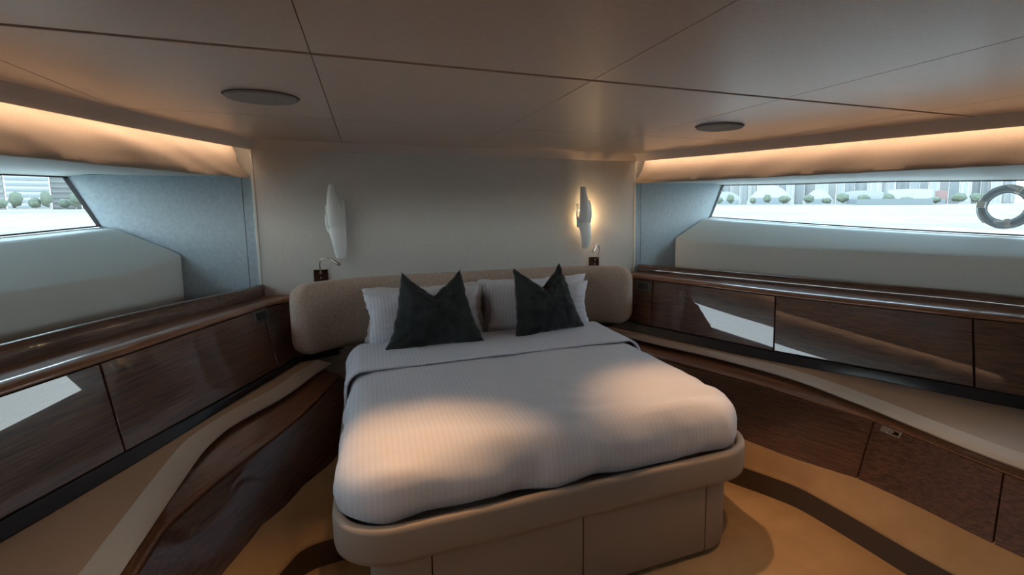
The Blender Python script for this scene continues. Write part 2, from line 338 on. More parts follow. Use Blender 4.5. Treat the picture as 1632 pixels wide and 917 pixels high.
# hull sides
for side, nm in ((LEFT, 'wall_left'), (RIGHT, 'wall_right')):
    s = side['s']; Y = ys(9.30, AFT-.2, .4)
    up = [[P(s*wint_h(y), y, wint_z(y)-.0), P(s*(wint_h(y)+.25), y, 1.1), P(s*(wint_h(y)+.45), y, 1.1), P(s*(wint_h(y)+.10), y, wint_z(y)-.0)] for y in Y]
    w = tag(link(nm, loft_bm(up), M['cream']), kind='structure')
    lo = [[P(s*(winb_h(y)-.02), y, side['winb'](y)-.01), P(s*(winb_h(y)-.02), y, ZF-.2), P(s*(winb_h(y)+.2), y, ZF-.2), P(s*(winb_h(y)+.08), y, side['winb'](y)-.01)] for y in Y]
    link('lower_hull', loft_bm(lo), M['cream'], w)
    # aft end of the window is closed by the hull
    ya, yb = -2.25, AFT-.2
    bl = [[P(s*(winb_h(y)+.02), y, side['winb'](y)-.1), P(s*(wint_h(y)+.02), y, wint_z(y)+.1), P(s*(wint_h(y)+.12), y, wint_z(y)+.1), P(s*(winb_h(y)+.12), y, side['winb'](y)-.1)] for y in ys(ya, yb, .5)]
    link('window_pier', loft_bm(bl), M['cream'], w)
    # soffit from the valance to the window head
    so = [[P(s*(fasc(y)+.15), y, .49), P(s*(fasc(y)+.30), y, .455), P(s*(wint_h(y)-.25), y, wint_z(y)+.035), P(s*(wint_h(y)-.06), y, wint_z(y)+.01), P(s*(wint_h(y)+.02), y, wint_z(y)-.005), P(s*(wint_h(y)+.1), y, wint_z(y)+.1), P(s*(fasc(y)+.18), y, .56)] for y in ys(9.25, AFT, .3)]
    link('window_soffit', loft_bm(so), M['cream'], w)
    # padded suede valance, softly rumpled
    bm = bmesh.new(); rows = []
    Yv = ys(9.06, AFT, .06); prof = [(.25, .99), (.235, .90), (.20, .80), (.15, .70), (.095, .60), (.048, .51), (.012, .45), (.018, .436), (.05, .432), (.15, .46), (.33, .99)]
    for y in Yv:
        r = []
        for k, (dh, z) in enumerate(prof):
            wv = 0
            if 0 < k < 8:
                q_ = noise.noise(Vector((y*1.9+z*2.8+s*7, z*1.0, s*3.0))); wv = .11*q_*math.sin(math.pi*(k)/9) + .035*noise.noise(Vector((y*3+z*5, z*2.5, 3)))
                if s > 0: wv *= .55
            zz = z + (.012*noise.noise(Vector((y*2.2, 5, s))) if 4 < k < 9 else 0)
            r.append(P(s*(fasc(y)+dh+wv), y, zz))
        rows.append(r)
    link('valance', loft_bm(rows, bm=bm), M['valance'], w, smooth=60)
    # lining bolster below the window
    hb = []
    for y in ys(9.12, AFT, .3):
        b_, rz, ch, wh, wz = bump_h(y), side['ridge'](y), crest_h(y), winb_h(y), side['winb'](y)
        cz = wz-.028
        hb.append([P(s*(b_+.0), y, side['led_z']+.002), P(s*(b_-.005), y, rz-.05), P(s*(b_+.006), y, rz-.012), P(s*(b_+.04), y, rz+.012), P(s*(b_+.10), y, rz+.05),
                   P(s*(ch-.06), y, cz-.035), P(s*(ch-.015), y, cz-.008), P(s*(ch+.02), y, cz), P(s*(wh+.0), y, wz-.015), P(s*(wh+.0), y, wz-.3), P(s*(b_+.3), y, side['led_z']+.002)])
    # the forward end leans aft as it rises
    for p, dy in zip(hb[0], (0, 0, 0, 0, 0, .03, .04, .04, .06, .06, 0)): p.y += dy*S
    link('lining_bolster', loft_bm(hb), M['hull'], w, smooth=50)
# aft bulkhead with a door, behind the camera
wb = tag(link('wall_back', box_bm(-10.2, 10.2, AFT-.5, AFT-.2, ZF-.1, 1.2), M['walnut']), kind='structure')
door = tag(link('door_1', box_bm(-.9, .9, AFT-.22, AFT-.15, ZF, .75), M['walnut'], bevel=.003), kind='structure')
link('door_handle', box_bm(.62, .78, AFT-.16, AFT-.06, -1.55, -1.50), M['chrome'], door, bevel=.002)

# windows: pane, black gasket, opening port with latches on the right one
def window(side, name):
    s = side['s']; wz = side['winb']
    root = tag(empty(name, P(s*6.4, 6, -.1)), kind='structure')
    yf, ya = 9.215, -2.2  # unseen aft stretch of the window lengthened to let in more daylight
    def bot(y, o=0): return P(s*(winb_h(y)+o), y, wz(y))
    def top(y, o=0): return P(s*(wint_h(y)+o), y, wint_z(y))
    Y = ys(yf, ya, .5)
    sec = [[bot(y, .02), top(y, .02), top(y, .045), bot(y, .045)] for y in Y]
    link('window_pane', loft_bm(sec), M['glass'], root)
    g = .020
    def strip(fn, dz, dh):
        sec = [[fn(y, -.006), fn(y, -.006)+Vector((s*dh, 0, dz))*S, fn(y, .06)+Vector((s*dh, 0, dz))*S, fn(y, .06)] for y in Y]
        return loft_bm(sec)
    link('window_gasket', strip(bot, g, g*.45), M['black'], root)
    link('window_gasket', strip(top, -g*.8, -g*.35), M['black'], root)
    a0, a1 = bot(yf, -.004), top(yf, -.004); d = Vector((0, -.013*S, 0)); e = Vector((s*.05*S, 0, 0))
    link('window_gasket', hbox_bm([a0, a0+d, a0+d+e, a0+e, a1, a1+d, a1+d+e, a1+e]), M['black'], root)
    return root
w1 = window(LEFT, 'window_1'); w2 = window(RIGHT, 'window_2')
# opening port ring
c0 = P(6.955, 4.55, -.05)
up = (P(wint_h(4.55), 4.55, wint_z(4.55))-P(winb_h(4.55), 4.55, RIGHT['winb'](4.55))).normalized()
al = Vector((.33, -1, -.02)).normalized(); up = (up-al*up.dot(al)).normalized(); nin = al.cross(up).normalized()
if nin.x > 0: nin = -nin
def ring_pt(r, a, o): return c0+(al*math.cos(a)+up*math.sin(a))*r*S+nin*o*S
def ring_bm(prof, n=64):
    bm = bmesh.new(); rows = [[bm.verts.new(ring_pt(r, 2*math.pi*k/n, o)) for r, o in prof] for k in range(n)]
    for i in range(n):
        for j in range(len(prof)):
            bm.faces.new((rows[i][j], rows[(i+1) % n][j], rows[(i+1) % n][(j+1) % len(prof)], rows[i][(j+1) % len(prof)]))
    return bm
port = link('porthole_ring', ring_bm([(.335, -.02), (.338, .015), (.325, .03), (.285, .035), (.280, .026), (.272, .035), (.235, .030), (.222, .012), (.222, -.02)]), M['ring'], w2, smooth=30)
link('port_trim', ring_bm([(.346, -.02), (.346, .008), (.336, .012), (.336, -.02)]), M['chrome'], port)
link('port_seal', ring_bm([(.222, -.02), (.222, .016), (.208, .012), (.208, -.02)]), M['chrome'], port)
def plate(r0, r1, a, w, o0, o1, skew=0, name='latch'):
    t = Vector((-math.sin(a), math.cos(a), 0)); tt = al*t.x+up*t.y
    pts = []
    for o in (o0, o1):
        for r, sg in ((r0, -1), (r0, 1), (r1, 1), (r1, -1)): pts.append(ring_pt(r, a+(skew if r == r1 else 0), o)+tt*sg*w*S/2)
    return hbox_bm(pts)
link('hinge', plate(.235, .335, math.radians(178), .10, .03, .07), M['latch'], port, bevel=.002)
for a in (math.radians(65), math.radians(-78)):
    bm = plate(.215, .320, a, .065, .03, .07)
    q0 = ring_pt(.27, a, .075); q1 = ring_pt(.30 if a > 0 else .285, a+(.5 if a > 0 else -.55), .085)
    tube_bm([q0, (q0+q1)/2+nin*.004, q1], [.0095, .009, .006], 8, bm)
    link('latch', bm, M['latch'], port, bevel=.001)

# ------------------------------------------------------------------ side furniture
def side_cabinet(side):
    s = side['s']; nm = 'left' if s < 0 else 'right'; sf = 'L' if s < 0 else 'R'
    dt, db, bk, lz = side['dtop'], side['dbot'], side['back'], side['led_z']; bz, kz = side['dbot_z'], side['back_z']
    root = tag(empty('side_cabinet', P(s*3.6, 6, ZF)),
               'glossy dark walnut wall cabinet with rounded ledge running below the %s window' % nm, 'cabinet')
    def lback(y): return bump_h(min(y, 9.0))+.15
    Y = ys(9.05, AFT+.05, .22)
    # ledge with a full rounded nose; behind the rail it runs on under the window lining
    sec = []
    for y in Y:
        f = dt(y); b_ = max(lback(y), f+.3)
        sec.append([P(s*b_, y, lz), P(s*(f+.15), y, lz), P(s*(f+.09), y, lz-.006), P(s*(f+.04), y, lz-.022), P(s*(f+.008), y, lz-.045), P(s*(f-.006), y, lz-.07), P(s*(f+.0), y, lz-.082), P(s*(f+.03), y, lz-.088), P(s*b_, y, lz-.088)])
    link('ledge', loft_bm(sec), M['walnut_light'+sf], root, smooth=60)
    # raised rail along the ledge
    ru = []
    for y in ys(9.055, AFT+.1, .3):
        h = side['rail'](y) if y < 9.0 else side['rail'](9.0)
        ru.append([P(s*h, y, lz-.01), P(s*h, y, -1.222), P(s*(h+.012), y, -1.21), P(s*(h+.10), y, -1.21), P(s*(h+.10), y, lz-.01)])
    link('fiddle_rail', loft_bm(ru), M['walnut'+sf], root, smooth=60)
    # carcass (dark, behind the door gaps)
    ca = [[P(s*(dt(y)+.06), y, lz-.085), P(s*(db(y)+.075), y, bz), P(s*(db(y)+.075), y, kz-.01), P(s*(db(y)+.6), y, kz-.01), P(s*(dt(y)+.55), y, lz-.085)] for y in Y]
    link('carcass', loft_bm(ca), M['black'], root)
    z0, z1 = lz-.094, bz
    def front(y, z):
        t = (z-(lz-.08))/(bz-(lz-.08)); return dt(y)+(db(y)-dt(y))*t
    def panel(ya, yb, name):
        g = .010; m_ = M['walnut'+sf]
        sec = []
        for y in ys(ya-g, yb+g, .2):
            # the door edge rakes aft towards the bottom like the photo: top and bottom share y offset
            ky = .20
            def flat(y, z):      # each door is a straight board between its two ends
                ea, eb = ya-ky*(z0-z), yb-ky*(z0-z); return front(ea, z)+(front(eb, z)-front(ea, z))*(y-ea)/(eb-ea)
            ff = flat if name == 'cabinet_door' else front
            pt = lambda z, d: P(s*(ff(y-ky*(z0-z), z)+d), y-ky*(z0-z), z)
            sec.append([pt(z0, 0), pt((z0+z1)/2, 0), pt(z1+.012, 0), pt(z1, .01), pt(z1, .05), pt(z0, .05)])
        return link(name, loft_bm(sec), m_, root, bevel=.0012)
    if s < 0: cuts = [9.03, 8.38, 6.02, 3.7, 1.5, -2.7]
    else: cuts = [9.03, 8.30, 6.10, 3.92, 1.7, -2.7]
    first = panel(cuts[0], cuts[1], 'end_panel')
    for a, b in zip(cuts[1:-1], cuts[2:]): panel(a, b, 'cabinet_door')
    # black toe strip leaning down to the bench
    ts = [[P(s*(db(y)+.012), y, bz-.012), P(s*(db(y)+.0), y, bz-.03), P(s*(bk(y)+.0), y, kz), P(s*(bk(y)+.08), y, kz), P(s*(db(y)+.09), y, bz-.012)] for y in Y]
    link('toe_strip', loft_bm(ts), M['toe'], root)
    # power socket on the end panel
    yy, zz = (8.30, -1.56) if s < 0 else (8.46, -1.56)
    def sp_(dy, dz, d):
        y = yy+dy-.2*(-dz) ; return P(s*(front(y, zz+dz)-d), y, zz+dz)
    def rect(w, h, d0, d1): return hbox_bm([sp_(-w, -h, d0), sp_(w, -h, d0), sp_(w, h, d0), sp_(-w, h, d0), sp_(-w, -h, d1), sp_(w, -h, d1), sp_(w, h, d1), sp_(-w, h, d1)])
    so = link('power_socket', rect(.15, .085, -.01, .022), M['socket'], root, bevel=.002)
    link('socket_insert', rect(.10, .052, .02, .026), M['black'], so)
    return root
for sd in SIDES: side_cabinet(sd)

def bench(side):
    s = side['s']; nm = 'left' if s < 0 else 'right'
    no, bk, nz = side['nose'], side['back'], side['nose_z']; kz = side['back_z']; tz = kz-.006
    root = tag(empty('bench_shelf', P(s*3.4, 6, ZF)), 'long beige leatherette step shelf between the %s walnut cabinets' % nm, 'shelf')
    Y = ys(8.85, AFT+.05, .2)
    wid = lambda y: min(.20, max(.04, bk(y)-no(y)-.12))
    top = [[P(s*(no(y)+wid(y)), y, tz), P(s*(bk(y)-.005), y, tz), P(s*(bk(y)-.005), y, nz-.05), P(s*(no(y)+wid(y)), y, nz-.05)] for y in Y]
    link('shelf_top', loft_bm(top), M['leather'], root, smooth=60)
    ed = [[P(s*(no(y)+wid(y)-.001), y, tz), P(s*(no(y)+.06), y, nz+.018), P(s*(no(y)+.015), y, nz), P(s*no(y), y, nz-.022), P(s*(no(y)+.015), y, nz-.042), P(s*(no(y)+.05), y, nz-.05), P(s*(no(y)+wid(y)-.001), y, nz-.05)] for y in Y]
    link('front_roll', loft_bm(ed), M['leather_lit'], root, smooth=60)
    return root
for sd in SIDES: bench(sd)

def low_cabinet(side):
    s = side['s']; nm = 'left' if s < 0 else 'right'; sf = 'L' if s < 0 else 'R'
    ct, ce, cb, zt, ze = side['ctop'], side['cedge'], side['cbot'], side['ctop_z'], side['cedge_z']
    root = tag(empty('low_cabinet', P(s*3.2, 5.5, ZF)),
               'glossy dark walnut low cabinet under the beige shelf, along the %s side of the bed' % nm, 'cabinet')
    Y = ys(8.75, AFT+.05, .2)
    def e(y): return min(ce(y), ct(y)-.02)
    sec = [[P(s*(ct(y)+.22), y, zt+.012), P(s*(ct(y)+.04), y, zt+.01), P(s*ct(y), y, zt), P(s*(e(y)+.02), y, ze+.006), P(s*(e(y)+.002), y, ze-.006), P(s*e(y), y, ze-.024), P(s*(e(y)+.05), y, ze-.04), P(s*(ct(y)+.22), y, ze-.04)] for y in Y]
    link('sloped_top', loft_bm(sec), M['walnut_light'+sf], root, smooth=40)
    zb = -3.25
    def fr(y, z):
        t = (z-ze)/(zb-ze); return e(y)+(cb(y)-e(y))*t
    ca = [[P(s*(fr(y, ze)+.05), y, ze-.03), P(s*(fr(y, zb)+.05), y, zb-.05), P(s*(fr(y, zb)+.6), y, zb-.05), P(s*(fr(y, ze)+.5), y, ze-.03)] for y in Y]
    link('carcass', loft_bm(ca), M['black'], root)
    cuts = [8.7, 4.06, 2.76, 1.4, -2.8]
    for k, (a, b) in enumerate(zip(cuts, cuts[1:])):
        g = .008; sec = []
        for y in ys(a-g, b+g, .2):
            pt = lambda z, d: P(s*(fr(y-.22*(ze-z), z)+d), y-.22*(ze-z), z)
            sec.append([pt(ze-.028, .004), pt((ze+zb)/2, .0), pt(zb+.005, .0), pt(zb+.005, .045), pt(ze-.028, .045)])
        link('front_panel' if k == 0 else 'cabinet_door', loft_bm(sec), M['walnut'+sf], root, bevel=.0012)
    # recessed push latch
    if s > 0:
        yy, zz = 3.84, -2.64
        q = lambda dy, dz, d: P(s*(fr(yy+dy, zz+dz)-d), yy+dy, zz+dz)
        rect = lambda y0, y1, z0, z1, d0, d1: hbox_bm([q(y0, z0, d0), q(y1, z0, d0), q(y1, z1, d0), q(y0, z1, d0), q(y0, z0, d1), q(y1, z0, d1), q(y1, z1, d1), q(y0, z1, d1)])
        la = link('flush_latch', rect(-.115, .115, -.030, .030, -.005, .012), M['chrome'], root, bevel=.002)
        link('finger_pull', rect(-.09, .0, -.018, .018, .010, .0145), M['bronze'], la)
        link('latch_button', rect(.01, .04, -.016, .016, .010, .022), M['chrome'], la, bevel=.002)
    return root
for sd in SIDES: low_cabinet(sd)

# carpeted step along each side and across under the head of the bed
for k, side in enumerate(SIDES):
    s = side['s']; sec = []
    nz_ = C(*[a for a, b in side['kick'] if a[1] < 5.3])
    pts = [(a, (side['cbot'](b[1])-.07 if b[1] < 7 else b[0], b[1])) for a, b in side['kick'] if a[1] > 5.37]
    y_in = pts[-1][1][1]
    pts += [((nz_(5.33-.11*q), 5.33-.11*q), (side['cbot'](y_in+(5.15-y_in)*(q+.6)/3)-.07, y_in+(5.15-y_in)*(q+.6)/3)) for q in (0, 1)]+[((nz_(y), y), (max(side['cbot'](y+.05), nz_(y)+.13)-.02, y+.05)) for y in ys(5.1, -3, .35)]
    cn_ = [Vector((a[0][0], a[0][1], 0)) for a in pts]; cc = [Vector((a[1][0], a[1][1], 0)) for a in pts]
    # resample with Catmull-Rom
    def cr_(L, i, t):
        p0, p1, p2, p3 = L[max(i-1, 0)], L[i], L[i+1], L[min(i+2, len(L)-1)]
        return .5*((2*p1)+(p2-p0)*t+(2*p0-5*p1+4*p2-p3)*t*t+(3*p1-p0-3*p2+p3)*t**3)
    for i in range(len(pts)-1):
        for t in (0, .25, .5, .75):
            a, b = cr_(cn_, i, t), cr_(cc, i, t); d = (b-a)
            u = d.normalized()
            L_ = [(b+u*.15, -3.17), (b, -3.20), (a+u*min(.07, d.length*.5), -3.385), (a+u*.02, -3.415), (a, -3.445), (a+u*.008, ZF), (b+u*.15, ZF)]
            sec.append([P(s*p.x, p.y, z) for p, z in L_])
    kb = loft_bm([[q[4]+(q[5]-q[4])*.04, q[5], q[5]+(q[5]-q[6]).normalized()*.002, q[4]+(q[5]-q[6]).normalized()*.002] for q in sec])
    tr_ = tag(link('trim_%d' % (k+1), loft_bm(sec), M['carpet'], smooth=70), kind='structure')
    link('riser_shade', kb, M['kick'], tr_)  # dark strip painting the shade below the step nose

# ------------------------------------------------------------------ bed
def rrect(hx, y0, y1, rf, rb, n=12):
    """rounded rectangle outline, foot corners rf, head corners rb, counter-clockwise from foot left"""
    pts = []
    def arc(cx, cy, r, a0, a1):
        for i in range(n+1):
            a = a0+(a1-a0)*i/n; pts.append((cx+r*math.cos(a), cy+r*math.sin(a)))
    arc(-hx+rf, y0+rf, rf, math.pi, 1.5*math.pi); 
    for i in range(1, 30): pts.append((-hx+rf+(2*hx-2*rf)*i/30, y0))
    arc(hx-rf, y0+rf, rf, 1.5*math.pi, 2*math.pi)
    for i in range(1, 30): pts.append((hx, y0+rf+(y1-rb-y0-rf)*i/30))
    arc(hx-rb, y1-rb, rb, 0, .5*math.pi)
    for i in range(1, 30): pts.append((hx-rb-(2*hx-2*rb)*i/30, y1))
    arc(-hx+rb, y1-rb, rb, .5*math.pi, math.pi)
    for i in range(1, 30): pts.append((-hx, y1-rb-(y1-rb-y0-rf)*i/30))
    return pts
def ring(hx, y0, y1, rf, rb, d, z):
    return [P(x, y, z) for x, y in rrect(hx-d, y0+d, y1-d, max(rf-d, .03), max(rb-d, .02))]
bed = tag(empty('bed_base', P(0, 6, ZF)), 'beige leatherette island bed base with rounded corners under the white double bed', 'bed')
# overhanging skirt with a shallow tray lip
sk = [(.20, -2.96), (.03, -2.955), (.008, -2.94), (0, -2.90), (0, -2.68), (.012, -2.645), (.04, -2.632), (.075, -2.635), (.095, -2.66), (.105, -2.72), (.30, -2.72)]
rings = [ring(2.14, 4.03, 8.75, .52, .1, d, z+.055) for d, z in sk]
link('skirt', loft_bm(rings), M['bedbase'], bed, smooth=50)
# plinth body and its separate panels
link('plinth_core', loft_bm([ring(1.80, 4.16, 8.7, .34, .1, 0, z) for z in (-3.64, -2.86)]), M['black'], bed)
link('plinth_foot', loft_bm([ring(1.62, 4.34, 8.6, .3, .1, 0, z) for z in (ZF, -3.63)]), M['black'], bed)
out = rrect(1.86, 4.09, 8.72, .40, .1, 10)
def plinth_panel(idx):
    secs = []
    for i in idx:
        x, y = out[i % len(out)]; a = out[(i-1) % len(out)]; b = out[(i+1) % len(out)]
        t = Vector((b[0]-a[0], b[1]-a[1], 0)).normalized(); nn = Vector((-t.y, t.x, 0))
        q = Vector((x, y, 0))+nn*.045
        secs.append([P(x, y, -2.90), P(x, y, -3.62), P(x+nn.x*.015, y+nn.y*.015, -3.66), P(q.x, q.y, -3.66), P(q.x, q.y, -2.90)])
    return loft_bm(secs)
def split_out():
    # walk the outline and cut at the seam positions on the foot side
    global out
    cuts = [-1.37, 0.02, 1.42]; g = .006; new = []; marks = []
    for i, (x, y) in enumerate(out):
        nx, ny = out[(i+1) % len(out)]
        new.append((x, y))
        if abs(y-4.09) < 1e-4 and abs(ny-4.09) < 1e-4 and nx > x:
            for c in cuts:
                if x < c-g and nx >= c-g: new.append((c-g, y)); marks.append(len(new)-1); new.append((c+g, y))
    out = new; return marks
marks = split_out(); N = len(out)
segs = [(marks[0]+1, marks[1]), (marks[1]+1, marks[2]), (marks[2]+1, marks[0]+N)]
for a, b in segs: link('plinth_panel', plinth_panel(range(a, b+1)), M['bedbase'], bed, smooth=40)

mat_ = tag(link('mattress', loft_bm([ring(1.96, 4.55, 8.35, .5, .22, d, z) for d, z in ((.05, -2.66), (0, -2.62), (0, -2.25), (.02, -2.20), (.07, -2.165), (.16, -2.15), (.5, -2.145), (1.0, -2.145), (1.9, -2.145))]), M['plain'], smooth=80),
           'mattress in a pale fitted sheet, showing at the head of the bed', 'mattress')

# duvet: rings from the hem up over the edge, then inwards across the top, with rumples
def duvet():
    hx, y0, y1, rf, rb = 2.05, 4.13, 7.25, .50, .12
    prof = [(.08, -2.56), (.045, -2.59), (.02, -2.565), (0.0, -2.47), (.0, -2.40), (.015, -2.31), (.045, -2.23), (.09, -2.17), (.15, -2.125), (.22, -2.095), (.30, -2.08)]
    base_ring = rrect(hx, y0, y1, rf, rb, 16); rings = []
    # subdivide the outline
    br = []
    for i, p in enumerate(base_ring):
        q = base_ring[(i+1) % len(base_ring)]; k = 3
        for j in range(k): br.append((p[0]+(q[0]-p[0])*j/k, p[1]+(q[1]-p[1])*j/k))
    cx, cy = 0, (y0+y1)/2
    nrm = []
    for i, p in enumerate(br):
        a = br[i-2]; b = br[(i+2) % len(br)]; t = Vector((b[0]-a[0], b[1]-a[1])).normalized(); nrm.append(Vector((-t.y, t.x)))
    def disp(x, y, z, k, nx, ny):
        side = min(1, max(0, (-2.07-z)/.25))
        foot = max(0, 1-(y-4.2)/1.1)
        v = Vector((x*1.6, y*1.6, z*1.4))
        dz = .018*noise.noise(v)+.008*noise.noise(v*3)
        fold = .085*foot*noise.noise(Vector((x*1.1-y*2.2, y*3.6+x*.8, z*3)))
        dz += fold*(1-.4*side)
        dn = side*(.055*noise.noise(Vector((x*2.6+y*2.4, 2.0, z*1.2)))+.018*noise.noise(Vector((x*6+y*6, 4, z*3))))
        return dz, dn
    bm = bmesh.new(); rows = []
    for d, z in prof:
        row = []
        for (x, y), nn in zip(br, nrm):
            px, py = x+nn.x*d, y+nn.y*d
            dz, dn = disp(px, py, z, 0, nn.x, nn.y)
            if z < -2.54: dz = .02*noise.noise(Vector((px*3, py*3, 0)))
            px *= 1+.032*min(1, max(0, (7.25-py)/3))
            row.append(bm.verts.new(P(px-nn.x*dn, py-nn.y*dn, z+dz)))
        rows.append(row)
    last = [(x+nn.x*.30, y+nn.y*.30) for (x, y), nn in zip(br, nrm)]
    K = 46
    for j in range(1, K):
        f = 1-j/K; row = []
        for (x, y) in last:
            px, py = cx+(x-cx)*f, cy+(y-cy)*f
            dz, dn = disp(px, py, -2.07, 0, 0, 0)
            puff = .022*(1-f**3); px *= 1+.032*min(1, max(0, (7.25-py)/3))
            row.append(bm.verts.new(P(px, py, -2.08+dz+puff)))
        rows.append(row)
    n_ = len(br)
    for a, b in zip(rows, rows[1:]):
        for i in range(n_): bm.faces.new((a[i], a[(i+1) % n_], b[(i+1) % n_], b[i]))
    bm.faces.new(rows[-1])
    bmesh.ops.recalc_face_normals(bm, faces=bm.faces)
    return bm
dv = tag(link('duvet', duvet(), M['duvet'], smooth=180, fix=False), 'white satin-striped duvet spread over the bed and tucked to its rounded foot', 'duvet')
# turned-down top of the duvet: a cuff lying over it and draping down the sides
def cuff(y0, y1, lift, hx, hang, thick=.035):
    secs = []
    prof = []
    for i in range(9):
        z = hang+(-2.26-hang)*i/8; prof.append((-hx, z))
    for i in range(1, 8):
        a = math.pi-.5*math.pi*i/7; prof.append((-hx+.19+.19*math.cos(a), -2.26+.19*math.sin(a)))
    for i in range(1, 40): prof.append((-hx+.19+(2*hx-.38)*i/40, -2.07))
    prof += [(-x, z) for x, z in reversed(prof[:16])]
    Yc = [y0, y0-.012, y0-.004]+ys(y0+.02, y1, .06)
    for k, y in enumerate(Yc):
        th = lift*(0.15 if k == 0 else .6 if k == 1 else 1)
        s_ = []
        for x, z in prof:
            nx = (x/abs(x) if abs(x) > hx-.02 else 0); tt = .0
            top = 1-min(1, max(0, (-2.07-z)/.19))
            wob = .014*noise.noise(Vector((x*1.8, y*2, z*2)))+.01*noise.noise(Vector((x*4, y*4, z*3)))
            yy = y-(.10*(1-top))*0 + .02*noise.noise(Vector((x*1.3, 3, z)))
            side = 0 if abs(x) < hx-.2 else (1-top)
            s_.append(P(x+(math.copysign(th, x) if abs(x) > hx-.2 else 0)*side+math.copysign(wob*side*1.6, x), yy, z+th*top+wob*.7))
        secs.append(s_)
    bm = bmesh.new(); rows = [[bm.verts.new(p) for p in s_] for s_ in secs]
    for a, b in zip(rows, rows[1:]):
        for i in range(len(a)-1): bm.faces.new((a[i], a[i+1], b[i+1], b[i]))
    bmesh.ops.recalc_face_normals(bm, faces=bm.faces)
    return bm
cf = link('turned_cuff', cuff(6.66, 7.95, .045, 2.05, -2.60), M['sheet'], dv, smooth=180, fix=False)
so_ = cf.modifiers.new('thick', 'SOLIDIFY'); so_.thickness = .014; so_.offset = -1

# pillows and cushions -------------------------------------------------
def pillow_bm(w, h, t, seed=0, notch=0, topw=1.0, pinch=.10, n=40, puff=.45):
    """w,h,t half sizes in survey units; lies in local xz plane, z up, bottom at z=0"""
    bm = bmesh.new(); F = []; B = []
    for j in range(n+1):
        v = -1+2*j/n; fr_, br_ = [], []
        for i in range(n+1):
            u = -1+2*i/n
            eu, ev = 1-abs(u)**2.2, 1-abs(v)**2.2
            cu = pinch*(1-abs(v)**1.5) ; cv = pinch*(1-abs(u)**1.5)
            x = u*w*(1-cu*abs(u)**3); z = v*h*(1-cv*abs(v)**3*(0 if notch and v > 0 else 1))
            k = (v+1)/2; x *= 1+(topw-1)*k**(.72 if notch else 1)
            if notch:
                dv_ = notch*h*2*(1-abs(u)**1.15)*max(0, (v+.35)/1.35)**1.6
                z -= dv_
            th = t*(max(0, eu)**puff)*(max(0, ev)**puff)
            if notch: th *= 1-.55*max(0, v)**2*math.exp(-(u/.16)**2)
            wr = noise.noise(Vector((u*2.2+seed, v*2.2, seed*1.7)))*.20*t+noise.noise(Vector((u*6+seed, v*6, seed)))*.09*t
            cr2 = max(0, abs(u)-.45)*max(0, -v-.25)*3.2
            wr += cr2*t*.30*noise.noise(Vector(((abs(u)*.8+v)*9+seed, (abs(u)-v)*1.5, seed)))
            edge = min(1, 4*min(1-abs(u), 1-abs(v)))
            # gathers near the seams
            ga = .10*t*math.sin((u if abs(v) > abs(u) else v)*28+seed)*math.exp(-6*(1-max(abs(u), abs(v))))*edge
            zz = z+.022*noise.noise(Vector((u*5, v*3, seed)))
            xx = x+.028*noise.noise(Vector((v*5, u*2, seed+9)))
            fr_.append(bm.verts.new(Vector((xx, -(th+wr*edge+ga), zz+h))*S))
            br_.append(bm.verts.new(Vector((xx, th*.8+wr*edge*.5, zz+h))*S) if 0 < i < n and 0 < j < n else fr_[-1])
        F.append(fr_); B.append(br_)
    for j in range(n):
        for i in range(n):
            bm.faces.new((F[j][i], F[j][i+1], F[j+1][i+1], F[j+1][i]))
            q = (B[j][i], B[j+1][i], B[j+1][i+1], B[j][i+1])
            if len(set(q)) == 4 and not all(x in (F[j][i], F[j][i+1], F[j+1][i+1], F[j+1][i]) for x in q): bm.faces.new(q)
    return bm
def place(o, x, y, z, lean, yaw=0, roll=0):
    o.location = P(x, y, z); o.rotation_euler = (math.radians(-lean), math.radians(roll), math.radians(yaw))
def pillow(x, y, z, w, h, t, lean, yaw, roll, label, seed, mat='pillow'):
    o = tag(link('pillow', pillow_bm(w, h, t, seed), M[mat], smooth=180), label, 'pillow', 'white pillows against the headboard')
    place(o, x, y, z, lean, yaw, roll); return o
pillow(-.88, 8.34, -2.13, .98, .44, .17, 9, 0, 0, 'plain white pillow leaning on the headboard at the back left of the bed', 1, 'plain')
pillow(-.93, 7.98, -2.11, .90, .42, .18, 14, 3, -1.0, 'striped white pillow in front of the plain one, behind the left charcoal cushion', 2)
pillow(.97, 8.34, -2.13, 1.0, .45, .17, 9, 0, 0, 'white pillow resting against the headboard at the right, behind another pillow', 3)
pillow(.92, 8.0, -2.11, .92, .42, .18, 14, -3, 1.5, 'striped white pillow directly behind the right charcoal cushion', 4)
def cushion(x, y, z, w, h, t, lean, yaw, roll, topw, label, seed):
    o = tag(link('velvet_cushion', pillow_bm(w, h, t, seed, notch=.34, topw=topw, pinch=.05, n=48, puff=.5), M['velvet'], smooth=180), label, 'cushion', 'charcoal velvet cushions on the bed')
    place(o, x, y, z, lean, yaw, roll); return o
cushion(-.86, 7.46, -2.06, .73, .58, .23, 20, 0, 0, .60, 'charcoal velvet cushion with pointed chopped top on the left side of the bed', 11)
cushion(.96, 7.58, -2.06, .66, .57, .23, 20, 10, -2, .66, 'charcoal velvet cushion with pointed chopped top on the right side of the bed', 23)

